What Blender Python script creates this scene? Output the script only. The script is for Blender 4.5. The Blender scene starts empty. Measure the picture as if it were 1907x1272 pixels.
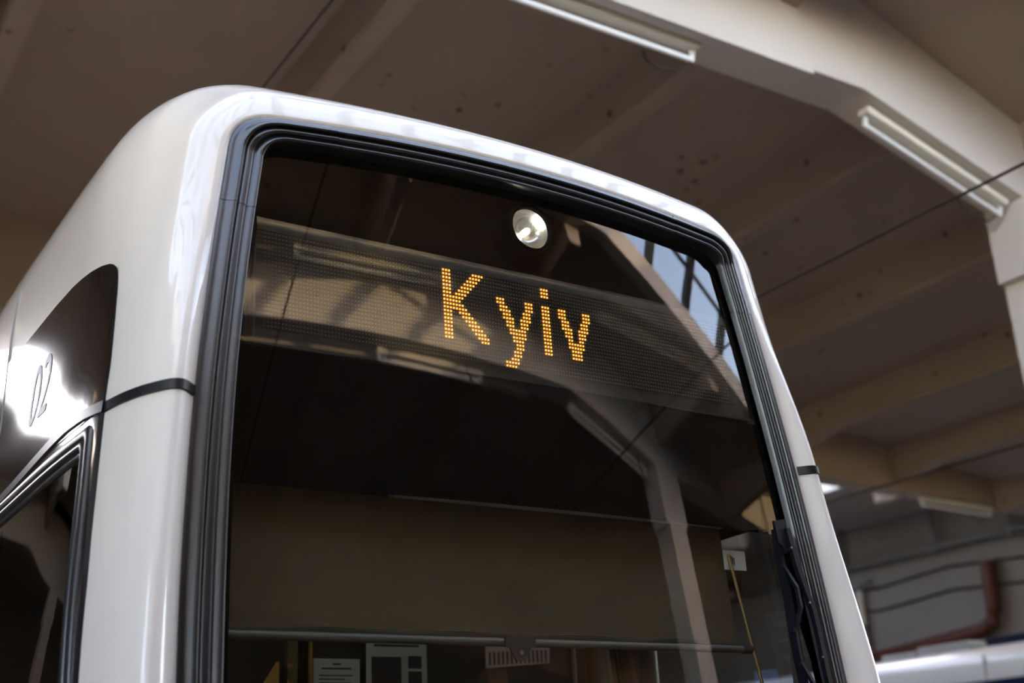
import bpy, math, random
from mathutils import Vector, Matrix

random.seed(3)
S = bpy.context.scene
COL = S.collection

# ------------------------------------------------------------------ camera
cam_d = bpy.data.cameras.new('camera')
cam = bpy.data.objects.new('camera', cam_d)
COL.objects.link(cam)
S.camera = cam
R_ = Vector((0.84186394, -0.53754683, -0.04804693))
U_ = Vector((-0.15057785, -0.31944576, 0.93556438))
F_ = Vector((0.51825806, 0.78038312, 0.34987251))
CAM = Vector((-1.9018, -2.8121, 1.3))
m = Matrix.Identity(4)
for r in range(3):
    m[r][0], m[r][1], m[r][2], m[r][3] = R_[r], U_[r], -F_[r], CAM[r]
cam.matrix_world = m
cam_d.sensor_width = 36
cam_d.lens = 2304.7 / 1907 * 36
cam_d.clip_start = 0.05
cam_d.clip_end = 300
cam_d.dof.use_dof = True
cam_d.dof.focus_distance = 3.62
cam_d.dof.aperture_fstop = 2.0

# ------------------------------------------------------------------ world, sun, exposure
W = bpy.data.worlds.new('world')
S.world = W
W.use_nodes = True
nt = W.node_tree
sky = nt.nodes.new('ShaderNodeTexSky')
sky.sky_type = 'NISHITA'
sky.sun_disc = False
sky.sun_elevation = math.radians(28)
sky.sun_rotation = math.radians(20)
sky.air_density = 1.0
sky.dust_density = 1.0
sky.ozone_density = 1.0
bg = nt.nodes['Background']
wb = nt.nodes.new('ShaderNodeVectorMath')       # white balance of the exposure, warm
wb.operation = 'MULTIPLY'
wb.inputs[1].default_value = (1.24, 0.97, 0.81)
nt.links.new(sky.outputs[0], wb.inputs[0])
nt.links.new(wb.outputs[0], bg.inputs[0])
bg.inputs[1].default_value = 3.3

sun_d = bpy.data.lights.new('sun', 'SUN')
sun_d.energy = 12.0
sun_d.angle = math.radians(0.6)
sun_d.color = (1.0, 0.72, 0.36)
sun = bpy.data.objects.new('sun', sun_d)
COL.objects.link(sun)
# a low evening sun beyond the right-hand wall
sun.rotation_euler = Vector((-.70, -.70, -.085)).to_track_quat('-Z', 'Y').to_euler()

S.view_settings.view_transform = 'Standard'
S.view_settings.look = 'None'
S.view_settings.gamma = 1
S.view_settings.use_curve_mapping = False
S.view_settings.exposure = 0.08
S.cycles.use_denoising = True
S.cycles.max_bounces = 10
S.cycles.diffuse_bounces = 6
S.cycles.glossy_bounces = 6
S.cycles.transparent_max_bounces = 16
S.cycles.caustics_reflective = False
S.cycles.caustics_refractive = False

# ------------------------------------------------------------------ materials
def mat(name, col, rough=0.5, metal=0.0, coat=0.0, emit=None, es=0.0, noise=0.0, nscale=4.0, bump=0.0, bscale=60.0, spec=0.5, coat_rough=0.03, tint=None):
    M = bpy.data.materials.new(name)
    M.use_nodes = True
    t = M.node_tree
    b = t.nodes['Principled BSDF']
    b.inputs['Base Color'].default_value = (*col, 1)
    b.inputs['Roughness'].default_value = rough
    b.inputs['Metallic'].default_value = metal
    b.inputs['Coat Weight'].default_value = coat
    b.inputs['Coat Roughness'].default_value = coat_rough
    b.inputs['Specular IOR Level'].default_value = spec
    if emit:
        b.inputs['Emission Color'].default_value = (*emit, 1)
        b.inputs['Emission Strength'].default_value = es
    if noise or bump:
        tc = t.nodes.new('ShaderNodeTexCoord')
    if noise:
        n = t.nodes.new('ShaderNodeTexNoise')
        n.inputs['Scale'].default_value = nscale
        n.inputs['Detail'].default_value = 6
        t.links.new(tc.outputs['Object'], n.inputs['Vector'])
        mx = t.nodes.new('ShaderNodeMix')
        mx.data_type = 'RGBA'
        c2 = tint if tint else tuple(c * (1 - noise) for c in col)
        mx.inputs[6].default_value = (*col, 1)
        mx.inputs[7].default_value = (*c2, 1)
        t.links.new(n.outputs['Fac'], mx.inputs[0])
        t.links.new(mx.outputs[2], b.inputs['Base Color'])
    if bump:
        n2 = t.nodes.new('ShaderNodeTexNoise')
        n2.inputs['Scale'].default_value = bscale
        n2.inputs['Detail'].default_value = 4
        t.links.new(tc.outputs['Object'], n2.inputs['Vector'])
        bp = t.nodes.new('ShaderNodeBump')
        bp.inputs['Strength'].default_value = bump
        bp.inputs['Distance'].default_value = 0.02
        t.links.new(n2.outputs['Fac'], bp.inputs['Height'])
        t.links.new(bp.outputs[0], b.inputs['Normal'])
    return M

def glass_mat(name, tint=(1, 1, 1), ior=1.5, rough=0.0, double=True):
    """thin sheet of glass: clear transmission plus Fresnel reflection"""
    M = bpy.data.materials.new(name)
    M.use_nodes = True
    t = M.node_tree
    t.nodes.clear()
    out = t.nodes.new('ShaderNodeOutputMaterial')
    mx = t.nodes.new('ShaderNodeMixShader')
    # Schlick reflectance, the same from either side of the sheet
    f0 = ((ior - 1) / (ior + 1)) ** 2 * (2 if double else 1)
    ge = t.nodes.new('ShaderNodeNewGeometry')
    dt = t.nodes.new('ShaderNodeVectorMath')
    dt.operation = 'DOT_PRODUCT'
    t.links.new(ge.outputs['Incoming'], dt.inputs[0])
    t.links.new(ge.outputs['Normal'], dt.inputs[1])
    def mth(op, a, b=None):
        n = t.nodes.new('ShaderNodeMath')
        n.operation = op
        for i, q in enumerate((a, b)):
            if q is None:
                continue
            if isinstance(q, (int, float)):
                n.inputs[i].default_value = q
            else:
                t.links.new(q, n.inputs[i])
        return n.outputs[0]
    c = mth('SUBTRACT', 1.0, mth('MINIMUM', mth('ABSOLUTE', dt.outputs['Value']), 1.0))
    fr = mth('MULTIPLY_ADD', mth('POWER', c, 5.0), 1 - f0)
    fr.node.inputs[2].default_value = f0
    tr = t.nodes.new('ShaderNodeBsdfTransparent')
    tr.inputs[0].default_value = (*tint, 1)
    gl = t.nodes.new('ShaderNodeBsdfGlossy')
    gl.inputs['Roughness'].default_value = rough
    t.links.new(fr, mx.inputs[0])
    t.links.new(tr.outputs[0], mx.inputs[1])
    t.links.new(gl.outputs[0], mx.inputs[2])
    t.links.new(mx.outputs[0], out.inputs[0])
    return M

def plaster(name, col, spots=True):
    """painted concrete with faint clouding and clusters of rusty spots"""
    M = mat(name, col, rough=0.85, spec=0.2)
    t = M.node_tree
    b = t.nodes['Principled BSDF']
    tc = t.nodes.new('ShaderNodeTexCoord')
    n = t.nodes.new('ShaderNodeTexNoise')
    n.inputs['Scale'].default_value = 0.7
    n.inputs['Detail'].default_value = 5
    t.links.new(tc.outputs['Object'], n.inputs['Vector'])
    mx = t.nodes.new('ShaderNodeMix')
    mx.data_type = 'RGBA'
    mx.inputs[6].default_value = (*col, 1)
    mx.inputs[7].default_value = (col[0] * .8, col[1] * .77, col[2] * .73, 1)
    t.links.new(n.outputs['Fac'], mx.inputs[0])
    last = mx
    if spots:
        v = t.nodes.new('ShaderNodeTexVoronoi')
        v.inputs['Scale'].default_value = 3.6
        v.inputs['Randomness'].default_value = 1
        t.links.new(tc.outputs['Object'], v.inputs['Vector'])
        n2 = t.nodes.new('ShaderNodeTexNoise')
        n2.inputs['Scale'].default_value = 14
        n2.inputs['Detail'].default_value = 3
        t.links.new(tc.outputs['Object'], n2.inputs['Vector'])
        dd = t.nodes.new('ShaderNodeMath')
        dd.operation = 'MULTIPLY_ADD'
        dd.inputs[1].default_value = 0.22
        t.links.new(n2.outputs['Fac'], dd.inputs[0])
        t.links.new(v.outputs['Distance'], dd.inputs[2])
        r1 = t.nodes.new('ShaderNodeValToRGB')
        r1.color_ramp.elements[0].position = 0.19
        r1.color_ramp.elements[0].color = (1, 1, 1, 1)
        r1.color_ramp.elements[1].position = 0.27
        r1.color_ramp.elements[1].color = (0, 0, 0, 1)
        t.links.new(dd.outputs[0], r1.inputs[0])
        n3 = t.nodes.new('ShaderNodeTexNoise')
        n3.inputs['Scale'].default_value = 0.75
        n3.inputs['Detail'].default_value = 2
        t.links.new(tc.outputs['Object'], n3.inputs['Vector'])
        r2 = t.nodes.new('ShaderNodeValToRGB')
        r2.color_ramp.elements[0].position = 0.53
        r2.color_ramp.elements[1].position = 0.60
        t.links.new(n3.outputs['Fac'], r2.inputs[0])
        mm = t.nodes.new('ShaderNodeMath')
        mm.operation = 'MULTIPLY'
        t.links.new(r1.outputs[0], mm.inputs[0])
        t.links.new(r2.outputs[0], mm.inputs[1])
        m2 = t.nodes.new('ShaderNodeMix')
        m2.data_type = 'RGBA'
        t.links.new(mm.outputs[0], m2.inputs[0])
        t.links.new(mx.outputs[2], m2.inputs[6])
        m2.inputs[7].default_value = (col[0] * .25, col[1] * .2, col[2] * .16, 1)
        last = m2
    t.links.new(last.outputs[2], b.inputs['Base Color'])
    return M

M_white = mat('white_tram_paint', (0.84, 0.762, 0.672), rough=0.35, coat=1.0, spec=0.4)
M_panel = mat('black_gloss_panel', (0.006, 0.006, 0.008), rough=0.12, coat=1.0, spec=0.6)
M_rubber = mat('black_rubber', (0.012, 0.012, 0.013), rough=0.3, noise=.5, nscale=35, tint=(0.022, 0.021, 0.02), spec=0.85)
M_rubber2 = mat('black_rubber_corner', (0.012, 0.012, 0.013), rough=0.27, spec=0.85)
M_strip = mat('black_seam_strip', (0.01, 0.01, 0.012), rough=0.3)
M_glass = glass_mat('windscreen_glass', (0.80, 0.82, 0.80), ior=1.55)
M_sglass = glass_mat('side_window_glass', (0.5, 0.5, 0.48), ior=1.55)
M_roofglass = glass_mat('roof_glazing', (0.93, 0.95, 0.95), ior=1.45)
M_cover = glass_mat('display_cover', (0.87, 0.87, 0.85), ior=1.6, double=False)
M_mask = mat('black_mask_panel', (0.004, 0.004, 0.004), rough=0.7, spec=0.0)
M_frit = mat('black_frit', (0.003, 0.003, 0.003), rough=0.6, spec=0.0)
M_disp = mat('display_face', (0.05, 0.045, 0.038), rough=0.5, spec=0.3)
M_dcase = mat('display_case', (0.05, 0.048, 0.044), rough=0.5)
M_led = mat('unlit_led_lens', (0.75, 0.66, 0.5), rough=0.3)
M_ledlit = mat('lit_led_core', (1, 0.5, 0.1), emit=(1.0, 0.60, 0.13), es=3.0)
M_ledhalo = mat('lit_led_halo', (0.5, 0.15, 0.01), emit=(1.0, 0.27, 0.004), es=0.62)  # weak orange glow standing in for the bloom round lit LEDs
M_blind = mat('olive_blind_fabric', (0.13, 0.098, 0.055), rough=0.9, noise=.15, nscale=8, bump=0.25, bscale=900, spec=0.1)
M_bar = mat('blind_bar_grey', (0.12, 0.105, 0.08), rough=0.45)
M_cassette = mat('grey_cassette', (0.5, 0.47, 0.42), rough=0.6)
M_brass = mat('brass_rod', (0.78, 0.60, 0.30), rough=0.3, metal=1.0)
M_dark = mat('dark_cab_trim', (0.03, 0.026, 0.022), rough=0.7, noise=.3, nscale=3)
M_cabwall = mat('cab_wall', (0.045, 0.036, 0.028), rough=0.7, noise=.3, nscale=2)
M_paper = mat('white_paper', (0.68, 0.65, 0.6), rough=0.8)
M_ink = mat('dark_print', (0.05, 0.05, 0.05), rough=0.8)
M_photo = mat('dark_photo_print', (0.045, 0.04, 0.04), rough=0.5, noise=.7, nscale=30)
M_wood = mat('ochre_panel', (0.55, 0.30, 0.07), rough=0.5)
M_chrome = mat('chrome_reflector', (0.9, 0.88, 0.85), rough=0.18, metal=1.0)
M_bulb = mat('lamp_bulb', (1, 1, 1), emit=(1.0, 0.93, 0.80), es=45)
M_clear = glass_mat('lamp_lens', (0.97, 0.97, 0.95), ior=1.4, double=False)
M_wiper = mat('wiper_black', (0.006, 0.006, 0.009), rough=0.35, spec=0.35)
M_bolt = mat('steel_bolt', (0.5, 0.5, 0.5), rough=0.3, metal=1.0)
M_number = mat('grey_lettering', (0.6, 0.57, 0.6), rough=0.5)
M_joint = mat('panel_joint_grey', (0.25, 0.24, 0.23), rough=0.6)
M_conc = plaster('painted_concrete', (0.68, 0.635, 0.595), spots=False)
M_conc2 = plaster('painted_concrete_dimmed', (0.46, 0.37, 0.28), spots=False)  # darker copy of the frame concrete, dims the other frames by colour
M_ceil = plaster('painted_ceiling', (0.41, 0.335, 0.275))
M_wall = plaster('painted_wall', (0.28, 0.255, 0.235), spots=False)
M_floor = mat('concrete_floor', (0.18, 0.155, 0.125), rough=0.8, noise=.4, nscale=1.2)
M_steel = mat('dark_painted_steel', (0.045, 0.05, 0.055), rough=0.5)
M_rail = mat('rail_steel', (0.35, 0.33, 0.3), rough=0.35, metal=1.0)
M_tube = mat('fluorescent_tube_glass', (0.88, 0.88, 0.88), rough=0.2, coat=.6)
M_tray = mat('cream_lamp_tray', (0.74, 0.69, 0.58), rough=0.45)
M_holder = mat('white_lamp_holder', (0.8, 0.8, 0.78), rough=0.4)
M_cable = mat('black_cable', (0.02, 0.018, 0.016), rough=0.6)
M_wire = mat('trolley_wire_copper', (0.03, 0.022, 0.018), rough=0.5, metal=.4)
M_pipe = mat('grey_pipe', (0.16, 0.15, 0.14), rough=0.5)
M_red = mat('rust_red_pipe', (0.12, 0.028, 0.012), rough=0.55, noise=.4, nscale=3)
M_beige = mat('beige_pipe', (0.6, 0.52, 0.42), rough=0.5)
M_tram2 = mat('pale_tram_paint', (0.72, 0.72, 0.72), rough=0.3, coat=.8)
M_blue = mat('dark_blue_band', (0.012, 0.022, 0.06), rough=0.15, coat=.8)
M_box = mat('grey_roof_box', (0.42, 0.43, 0.44), rough=0.4)

# ------------------------------------------------------------------ mesh helpers
class MB:
    def __init__(s):
        s.v, s.f = [], []
    def add(s, vs, fs):
        o = len(s.v)
        s.v += [tuple(p) for p in vs]
        s.f += [tuple(i + o for i in f) for f in fs]
        return s
    def box(s, x0, x1, y0, y1, z0, z1):
        vs = [(x, y, z) for x in (x0, x1) for y in (y0, y1) for z in (z0, z1)]
        return s.add(vs, [(0, 1, 3, 2), (4, 6, 7, 5), (0, 4, 5, 1), (2, 3, 7, 6), (0, 2, 6, 4), (1, 5, 7, 3)])
    def tube(s, pts, r, n=8, cap=True):
        pts = [Vector(p) for p in pts]
        rings = []
        for i, p in enumerate(pts):
            a = pts[max(i - 1, 0)]
            b = pts[min(i + 1, len(pts) - 1)]
            d = (b - a).normalized()
            e = Vector((0, 0, 1)) if abs(d.z) < .9 else Vector((1, 0, 0))
            u = d.cross(e).normalized()
            w = u.cross(d)
            rr = r[i] if isinstance(r, (list, tuple)) else r
            rings.append([p + (u * math.cos(2 * math.pi * k / n) + w * math.sin(2 * math.pi * k / n)) * rr for k in range(n)])
        return s.loft(rings, True, cap)
    def bar(s, pts, hw, hh, up=(0, 0, 1)):
        """rectangular section swept along a polyline"""
        pts = [Vector(p) for p in pts]
        rings = []
        for i, p in enumerate(pts):
            d = (pts[min(i + 1, len(pts) - 1)] - pts[max(i - 1, 0)]).normalized()
            u = d.cross(Vector(up)).normalized()
            w = u.cross(d)
            rings.append([p + u * a * hw + w * b * hh for a, b in ((-1, -1), (1, -1), (1, 1), (-1, 1))])
        return s.loft(rings, True, True)
    def loft(s, rings, closed=True, cap=False):
        n = len(rings[0])
        vs = [p for r in rings for p in r]
        fs = []
        for i in range(len(rings) - 1):
            for k in range(n if closed else n - 1):
                k2 = (k + 1) % n
                fs.append((i * n + k, i * n + k2, (i + 1) * n + k2, (i + 1) * n + k))
        if cap:
            fs.append(tuple(range(n))[::-1])
            fs.append(tuple((len(rings) - 1) * n + k for k in range(n)))
        return s.add(vs, fs)
    def prism(s, poly, axis, a0, a1):
        """polygon of 2-D points extruded along x, y or z"""
        def P(q, a):
            return {'x': (a, q[0], q[1]), 'y': (q[0], a, q[1]), 'z': (q[0], q[1], a)}[axis]
        return s.loft([[P(q, a0) for q in poly], [P(q, a1) for q in poly]], True, True)
    def build(s, name, material, parent=None, smooth=False, flip=False):
        me = bpy.data.meshes.new(name)
        me.from_pydata(s.v, [], [f[::-1] for f in s.f] if flip else s.f)
        me.materials.append(material)
        if smooth:
            me.polygons.foreach_set('use_smooth', [True] * len(me.polygons))
            if smooth != 'all':
                try:
                    me.set_sharp_from_angle(angle=math.radians(40))
                except Exception:
                    pass
        me.update()
        o = bpy.data.objects.new(name, me)
        COL.objects.link(o)
        if parent:
            o.parent = parent
        return o

def thing(name, label, cat, loc=(0, 0, 0), group=None):
    o = bpy.data.objects.new(name, None)
    COL.objects.link(o)
    o.location = loc
    o.empty_display_size = .1
    tag(o, label, cat, group)
    return o
def tag(o, label, cat=None, group=None):
    o['label'] = label
    if cat:
        o['category'] = cat
    if group:
        o['group'] = group
    return o
def struct(o, label=None):
    o['kind'] = 'structure'
    if label:
        o['label'] = label
    return o
def lerp(a, b, t):
    return a + (b - a) * t
def interp(x, xs, ys):
    if x <= xs[0]:
        return ys[0]
    for i in range(len(xs) - 1):
        if x <= xs[i + 1]:
            return lerp(ys[i], ys[i + 1], (x - xs[i]) / (xs[i + 1] - xs[i]))
    return ys[-1]
def smooth01(t):
    t = max(0, min(1, t))
    return t * t * (3 - 2 * t)

# ================================================================== THE HALL
X0, X1 = -12.0, 18.0            # side walls
Y0, Y1 = -30.0, 27.0            # end walls
KL, KR = -4.6, 5.0              # where the roof starts to fall
def zs(x):                      # underside of the roof slab
    return 7.25 - .13 * max(0, x - KR) - .13 * max(0, KL - x)
def zs_near(x):                 # the bay with the skylight in front of the tram falls more steeply
    return interp(x, [-12, KL, 4.8, 8.6, 9.0, 9.9, 18.3], [7.2, 7.25, 7.25, 5.95, 5.9, 6.75, 7.1])
def zs_far(x):                  # the skylight bay behind
    return 7.25 - .073 * max(0, x - KR)
def zb(x):                      # underside of the frames
    if x >= KR:
        return interp(x, [KR, 6.84, 11.3, 18.2], [6.3, 5.78, 5.58, 5.42])
    if x <= KL:
        return interp(-x, [-KL, 6.5, 12.2], [6.3, 5.8, 5.5])
    return 6.3
FR_X = [X0 - .2, -9.5, -6.5, KL, -2, 0, 2.5, KR, 5.6, 6.84, 9, 11.3, 14, X1 + .2]

struct(MB().box(X0 - .3, X1 + .3, Y0 - .3, Y1 + .3, -.3, 0).build('floor', M_floor))
WY = (-8.2, 4.3)                # unseen window added to the right-hand wall to let the low sun in
w_ = MB()
w_.box(X1, X1 + .3, Y0, WY[0], 0, 7.6)
w_.box(X1, X1 + .3, WY[1], Y1, 0, 7.6)
w_.box(X1, X1 + .3, WY[0], WY[1], 0, 2.8)
w_.box(X1, X1 + .3, WY[0], WY[1], 7.2, 7.6)
struct(w_.build('wall_right', M_wall))
w_ = MB()
for z in (2.8, 7.14):
    w_.box(X1 + .1, X1 + .16, WY[0], WY[1], z, z + .06)
wn = struct(w_.build('window_9', M_steel))
nR = 11
for k in range(nR + 1):
    y = WY[0] + (WY[1] - WY[0] - .06) * k / nR
    MB().box(X1 + .1, X1 + .16, y, y + .06, 2.86, 7.14).build('mullion', M_steel, wn)
    if k < nR:
        for (z0, z1) in ((2.88, 4.94), (5.0, 7.12)):
            MB().box(X1 + .12, X1 + .126, y + .07, y + (WY[1] - WY[0] - .06) / nR - .01, z0, z1).build('pane', M_roofglass, wn)
MB().box(X1 + .105, X1 + .155, WY[0], WY[1], 4.94, 5.0).build('glazing_bar', M_steel, wn)
LW = (-8.6, 0.6, 3.2, 7.0)      # tall latticed window in the left-hand wall
w_ = MB()
w_.box(X0 - .3, X0, Y0, LW[0], 0, 7.6)
w_.box(X0 - .3, X0, LW[1], Y1, 0, 7.6)
w_.box(X0 - .3, X0, LW[0], LW[1], 0, LW[2])
w_.box(X0 - .3, X0, LW[0], LW[1], LW[3], 7.6)
struct(w_.build('wall_left', M_wall))
w_ = MB()
w_.box(X0 - .2, X0 - .1, LW[0], LW[1], LW[2], LW[2] + .06)
w_.box(X0 - .2, X0 - .1, LW[0], LW[1], LW[3] - .06, LW[3])
wn = struct(w_.build('window_8', M_steel))
ncell = 8
for k in range(ncell + 1):
    y = lerp(LW[0] + .03, LW[1] - .03, k / ncell)
    MB().box(X0 - .19, X0 - .12, y - .06, y + .06, LW[2], LW[3]).build('mullion', M_steel, wn)
    if k < ncell:
        y2 = lerp(LW[0] + .03, LW[1] - .03, (k + 1) / ncell)
        ends = ((LW[2], LW[3]) if k % 2 else (LW[3], LW[2]))
        MB().bar([(X0 - .15, y, ends[0]), (X0 - .15, y2, ends[1])], .05, .03, up=(1, 0, 0)).build('lattice_bar', M_steel, wn)
        MB().box(X0 - .16, X0 - .154, y + .06, y2 - .06, LW[2] + .06, LW[3] - .06).build('pane', M_roofglass, wn)
for k in range(1, 3):
    z = lerp(LW[2], LW[3], k / 3)
    MB().box(X0 - .18, X0 - .13, LW[0], LW[1], z - .02, z + .02).build('glazing_bar', M_steel, wn)
struct(MB().box(X0 - .3, X1 + .3, Y1, Y1 + .3, 0, 8).build('wall_back', M_wall))
struct(MB().box(X0 - .3, X1 + .3, Y0 - .3, Y0, 0, 8).build('wall_front', M_wall))

FRAMES = [-21.9, -13.2, -6.2, 2.52, 9.5, 18.2]
TH = .36
for i, fy in enumerate(FRAMES):
    b = MB()
    poly = [(x, zb(x)) for x in FR_X] + [(x, zs_far(x) + .25) for x in FR_X[::-1]]
    b.prism(poly, 'y', fy, fy + TH)
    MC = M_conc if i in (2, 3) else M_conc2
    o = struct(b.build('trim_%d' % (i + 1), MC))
    # the lip under the front edge stops short of the haunch
    MB().box(-3.6, 4.42, fy - .03, fy + .06, 6.24, 6.36).build('edge_lip', MC, o)
    for cx in (6.84, -6.9):
        c = MB()
        c.box(cx, cx + .42, fy - .01, fy + TH + .01, 0, 5.9)
        col = c.build('column', MC, o)
        d = MB()
        sgn = -1 if cx > 0 else 1
        d.box(cx - .07, cx + .49, fy - .012, fy + TH + .012, 5.15, 5.86)
        d.build('column_capital', MC, o)

# roof slabs: solid bays, and the strips beside the skylights
SKYX = (-7.6, 11.2)
bays = [(-21.9, -13.2, False), (-13.2, -6.2, False), (-6.2, 2.52, True), (2.52, 9.5, False), (9.5, 18.2, True), (18.2, Y1, False), (Y0, -21.9, False)]
def slab(mb, xs, y0, y1, th=.22, zf=zs):
    prof = [(x, zf(x)) for x in xs] + [(x, zf(x) + th) for x in xs[::-1]]
    mb.prism(prof, 'y', y0, y1)
RIBX = [-10.4, -7.8, -5.4, -3.0, -.6, 1.77, 4.3, 6.55, 8.8, 11.2, 13.3, 15.7]
def rib_mb(x, y0, y1, haunch0=True, haunch1=True, zf=zs):
    """down-stand rib along y with a splayed end at each frame"""
    w, z = .11, zf(x)
    dep = .42
    st = []
    L = y1 - y0
    n = 10
    ys = [y0, y0 + .25, y0 + .8] + [y0 + .8 + (L - 1.6) * k / 4 for k in range(1, 4)] + [y1 - .8, y1 - .25, y1] if L > 2.5 else [y0, y1]
    rings = []
    for y in ys:
        d = dep
        if L > 2.5:
            if haunch0:
                d += .10 * smooth01((y0 + .8 - y) / .6)
            if haunch1:
                d += .10 * smooth01((y - y1 + .8) / .6)
        rings.append([(x - w - .05, y, z + .05), (x - w, y, z - d + .03), (x - w + .03, y, z - d), (x + w - .03, y, z - d), (x + w, y, z - d + .03), (x + w + .05, y, z + .05)])
    return MB().loft(rings, True, True)
nwin = 0
for bi, (ya, yb, skyl) in enumerate(bays):
    y_in = ya + (TH if ya in FRAMES else 0)
    s = MB()
    if not skyl:
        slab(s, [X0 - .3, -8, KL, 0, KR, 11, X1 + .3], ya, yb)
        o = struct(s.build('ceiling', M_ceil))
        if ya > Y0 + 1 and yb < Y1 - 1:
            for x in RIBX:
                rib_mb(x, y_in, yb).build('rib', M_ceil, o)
        continue
    ka, kb = ya + (1.9 if ya < 0 else 2.5), yb - (1.6 if ya < 0 else 2.6)          # kerbs of the skylight
    zf = zs_near if ya < 0 else zs_far
    SX = [X0 - .3, -8, KL, 0, 4.8, KR, 8.6, 9.0, 9.9, 11, X1 + .3]
    slab(s, SX, ya, ka, .06, zf)
    slab(s, SX, kb, yb, .06, zf)
    SKYX = (-7.6, 9.0 if ya < 0 else 15.5)
    slab(s, [X0 - .3, SKYX[0]], ka, kb, .06, zf)
    slab(s, [SKYX[1]] + [q for q in (9.9, 12) if q > SKYX[1]] + [X1 + .3], ka, kb, .06, zf)
    if ya > 0:  # added opaque strip, trims the skylight's reflection in the side panel
        slab(s, [SKYX[0], 0, KR, 9], ka + .16, 13.3, .06, zf)
    o = struct(s.build('ceiling', M_ceil))
    for x in RIBX:
        x = 7.08 if x == 6.55 else x
        rib_mb(x, y_in, ka, True, False, zf).build('rib', M_ceil, o)
        rib_mb(x, kb, yb, True, True, zf).build('rib', M_ceil, o)
    # kerb and barrel of glass
    nwin += 1
    lip = .22 if ya < 0 else .04
    KX = [SKYX[0], -6, KL, -2, 1, 3, 4.8, KR, 7, 8.6] + ([11] if ya > 0 else []) + [SKYX[1]]
    k = MB()
    for (y0, y1) in ((ka - .02, ka + .16), (kb - .16, kb + .02)):
        k.prism([(x, zf(x) - lip) for x in KX] + [(x, zf(x) + .08) for x in KX[::-1]], 'y', y0, y1)
    for x in (SKYX[0], SKYX[1] - .15):
        k.prism([(ka, zf(x) - lip), (kb, zf(x) - lip), (kb, zf(x) + .08), (ka, zf(x) + .08)], 'x', x, x + .15)
    win = struct(k.build('window_%d' % nwin, M_conc))
    yc, hw = (ka + kb) / 2, (kb - ka) / 2 - .08
    def arc(x, a, dr=0):
        c = math.cos(a)
        return (x, yc - (hw + dr) * c, zf(x) + .07 + (1.45 + dr) * (1 - c * c))
    nb = 28 if ya > 0 else 21
    xs_ = [lerp(SKYX[0] + .1, SKYX[1] - .1, k / nb) for k in range(nb + 1)]
    na = 6
    for x in xs_:
        MB().bar([arc(x, math.pi * q / 20) for q in range(21)], .045, .07, up=(1, 0, 0)).build('arch_rib', M_steel, win)
    for q in range(na + 1):
        a = math.pi * q / na
        MB().bar([arc(x, a, .02) for x in xs_], .018, .03).build('glazing_bar', M_steel, win)
    pane = None
    for q in range(na):
        for x in range(nb):
            a0, a1 = math.pi * q / na, math.pi * (q + 1) / na
            g = MB()
            vs = [[arc(xx, lerp(a0, a1, t / 2), .05) for t in range(3)] for xx in (xs_[x] + .02, xs_[x + 1] - .02)]
            g.loft(vs, False)
            g.build('pane', M_roofglass, win, smooth='all')
    for x in (xs_[0], xs_[-1]):
        MB().prism([(p[1], p[2]) for p in [arc(x, math.pi * q / 12) for q in range(13)]], 'x', x - .02, x + .02).build('end_panel', M_conc, win)

# ------------------------------------------------------------------ lamps under the frames
def batten(x0, x1, fy, label, group=None, flip=1):
    """bare-tube fluorescent fitting hung under a frame"""
    p0 = Vector((x0, fy + .14, zb(x0) - .05))
    p1 = Vector((x1, fy + .14, zb(x1) - .05))
    t = thing('fluorescent_batten', label, 'lamp', (0, 0, 0), group)
    t.location = (p0 + p1) / 2
    off = -(p0 + p1) / 2
    d = (p1 - p0).normalized()
    MB().bar([p0 + off, p1 + off], .05, .03).build('tray', M_tray, t)
    dn = Vector((0, .03, -.095))
    a, b = p0 + d * .05 + dn, p1 - d * .05 + dn
    MB().tube([a + off, a + d * .01 + off, b - d * .01 + off, b + off], .021, 12).build('tube', M_tube, t, smooth=True)
    for e, s in ((a, 1), (b, -1)):
        h = MB()
        h.bar([e - dn * .9 - d * s * .02 + off, e - d * s * .02 + off + dn * .12], .010, .020, up=(1, 0, 0))
        h.build('lamp_holder', M_holder, t)
    e = p1 - d * .05 if flip > 0 else p0 + d * .05
    sd = d * (-flip)
    c = [e + Vector((0, .05, -.10)), e + Vector((0, .09, -.17)) + sd * .06, e + Vector((0, .13, -.18)) + sd * .18, e + Vector((0, .17, -.11)) + sd * .27, e + Vector((0, .19, -.02)) + sd * .28]
    MB().tube([q + off for q in c], .009, 6).build('supply_cable', M_cable, t, smooth=True)
    return t
batten(1.72, 3.42, 2.52, 'long fluorescent batten under the concrete beam, at the top edge of the photo')
batten(5.12, 6.70, 2.52, 'fluorescent batten on the sloping haunch of the near beam, crossed by the black trolley wire')
batten(13.9, 15.6, 9.5, 'small far fluorescent batten under the far beam on the right')
batten(-1.52, .18, 9.5, 'fluorescent batten under the far beam, its end peeping out at the left edge')
batten(1.9, 3.5, -6.2, 'fluorescent batten seen only reflected in the windscreen, just under the sign')
batten(5.12, 6.7, -6.2, 'fluorescent batten seen only reflected in the windscreen, on a sloping haunch above the blind')

# ------------------------------------------------------------------ overhead wires
def wire(x, label, z=4.6, r=.008):
    y0, y1 = Y0 + .5, Y1 - .5
    n = 24
    o = MB().tube([(x, lerp(y0, y1, k / n), z) for k in range(n + 1)], r, 8).build('trolley_wire', M_wire, None, smooth=True)
    return tag(o, label, 'wire')
wire(0.0, 'black trolley wire straight above the white tram roof, left of centre')
wire(4.1, 'black trolley wire crossing the second fluorescent batten at right', r=.010)
wire(9.6, 'thin dark trolley wire low on the right under the ribbed ceiling, above the far batten', r=.012)

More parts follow.
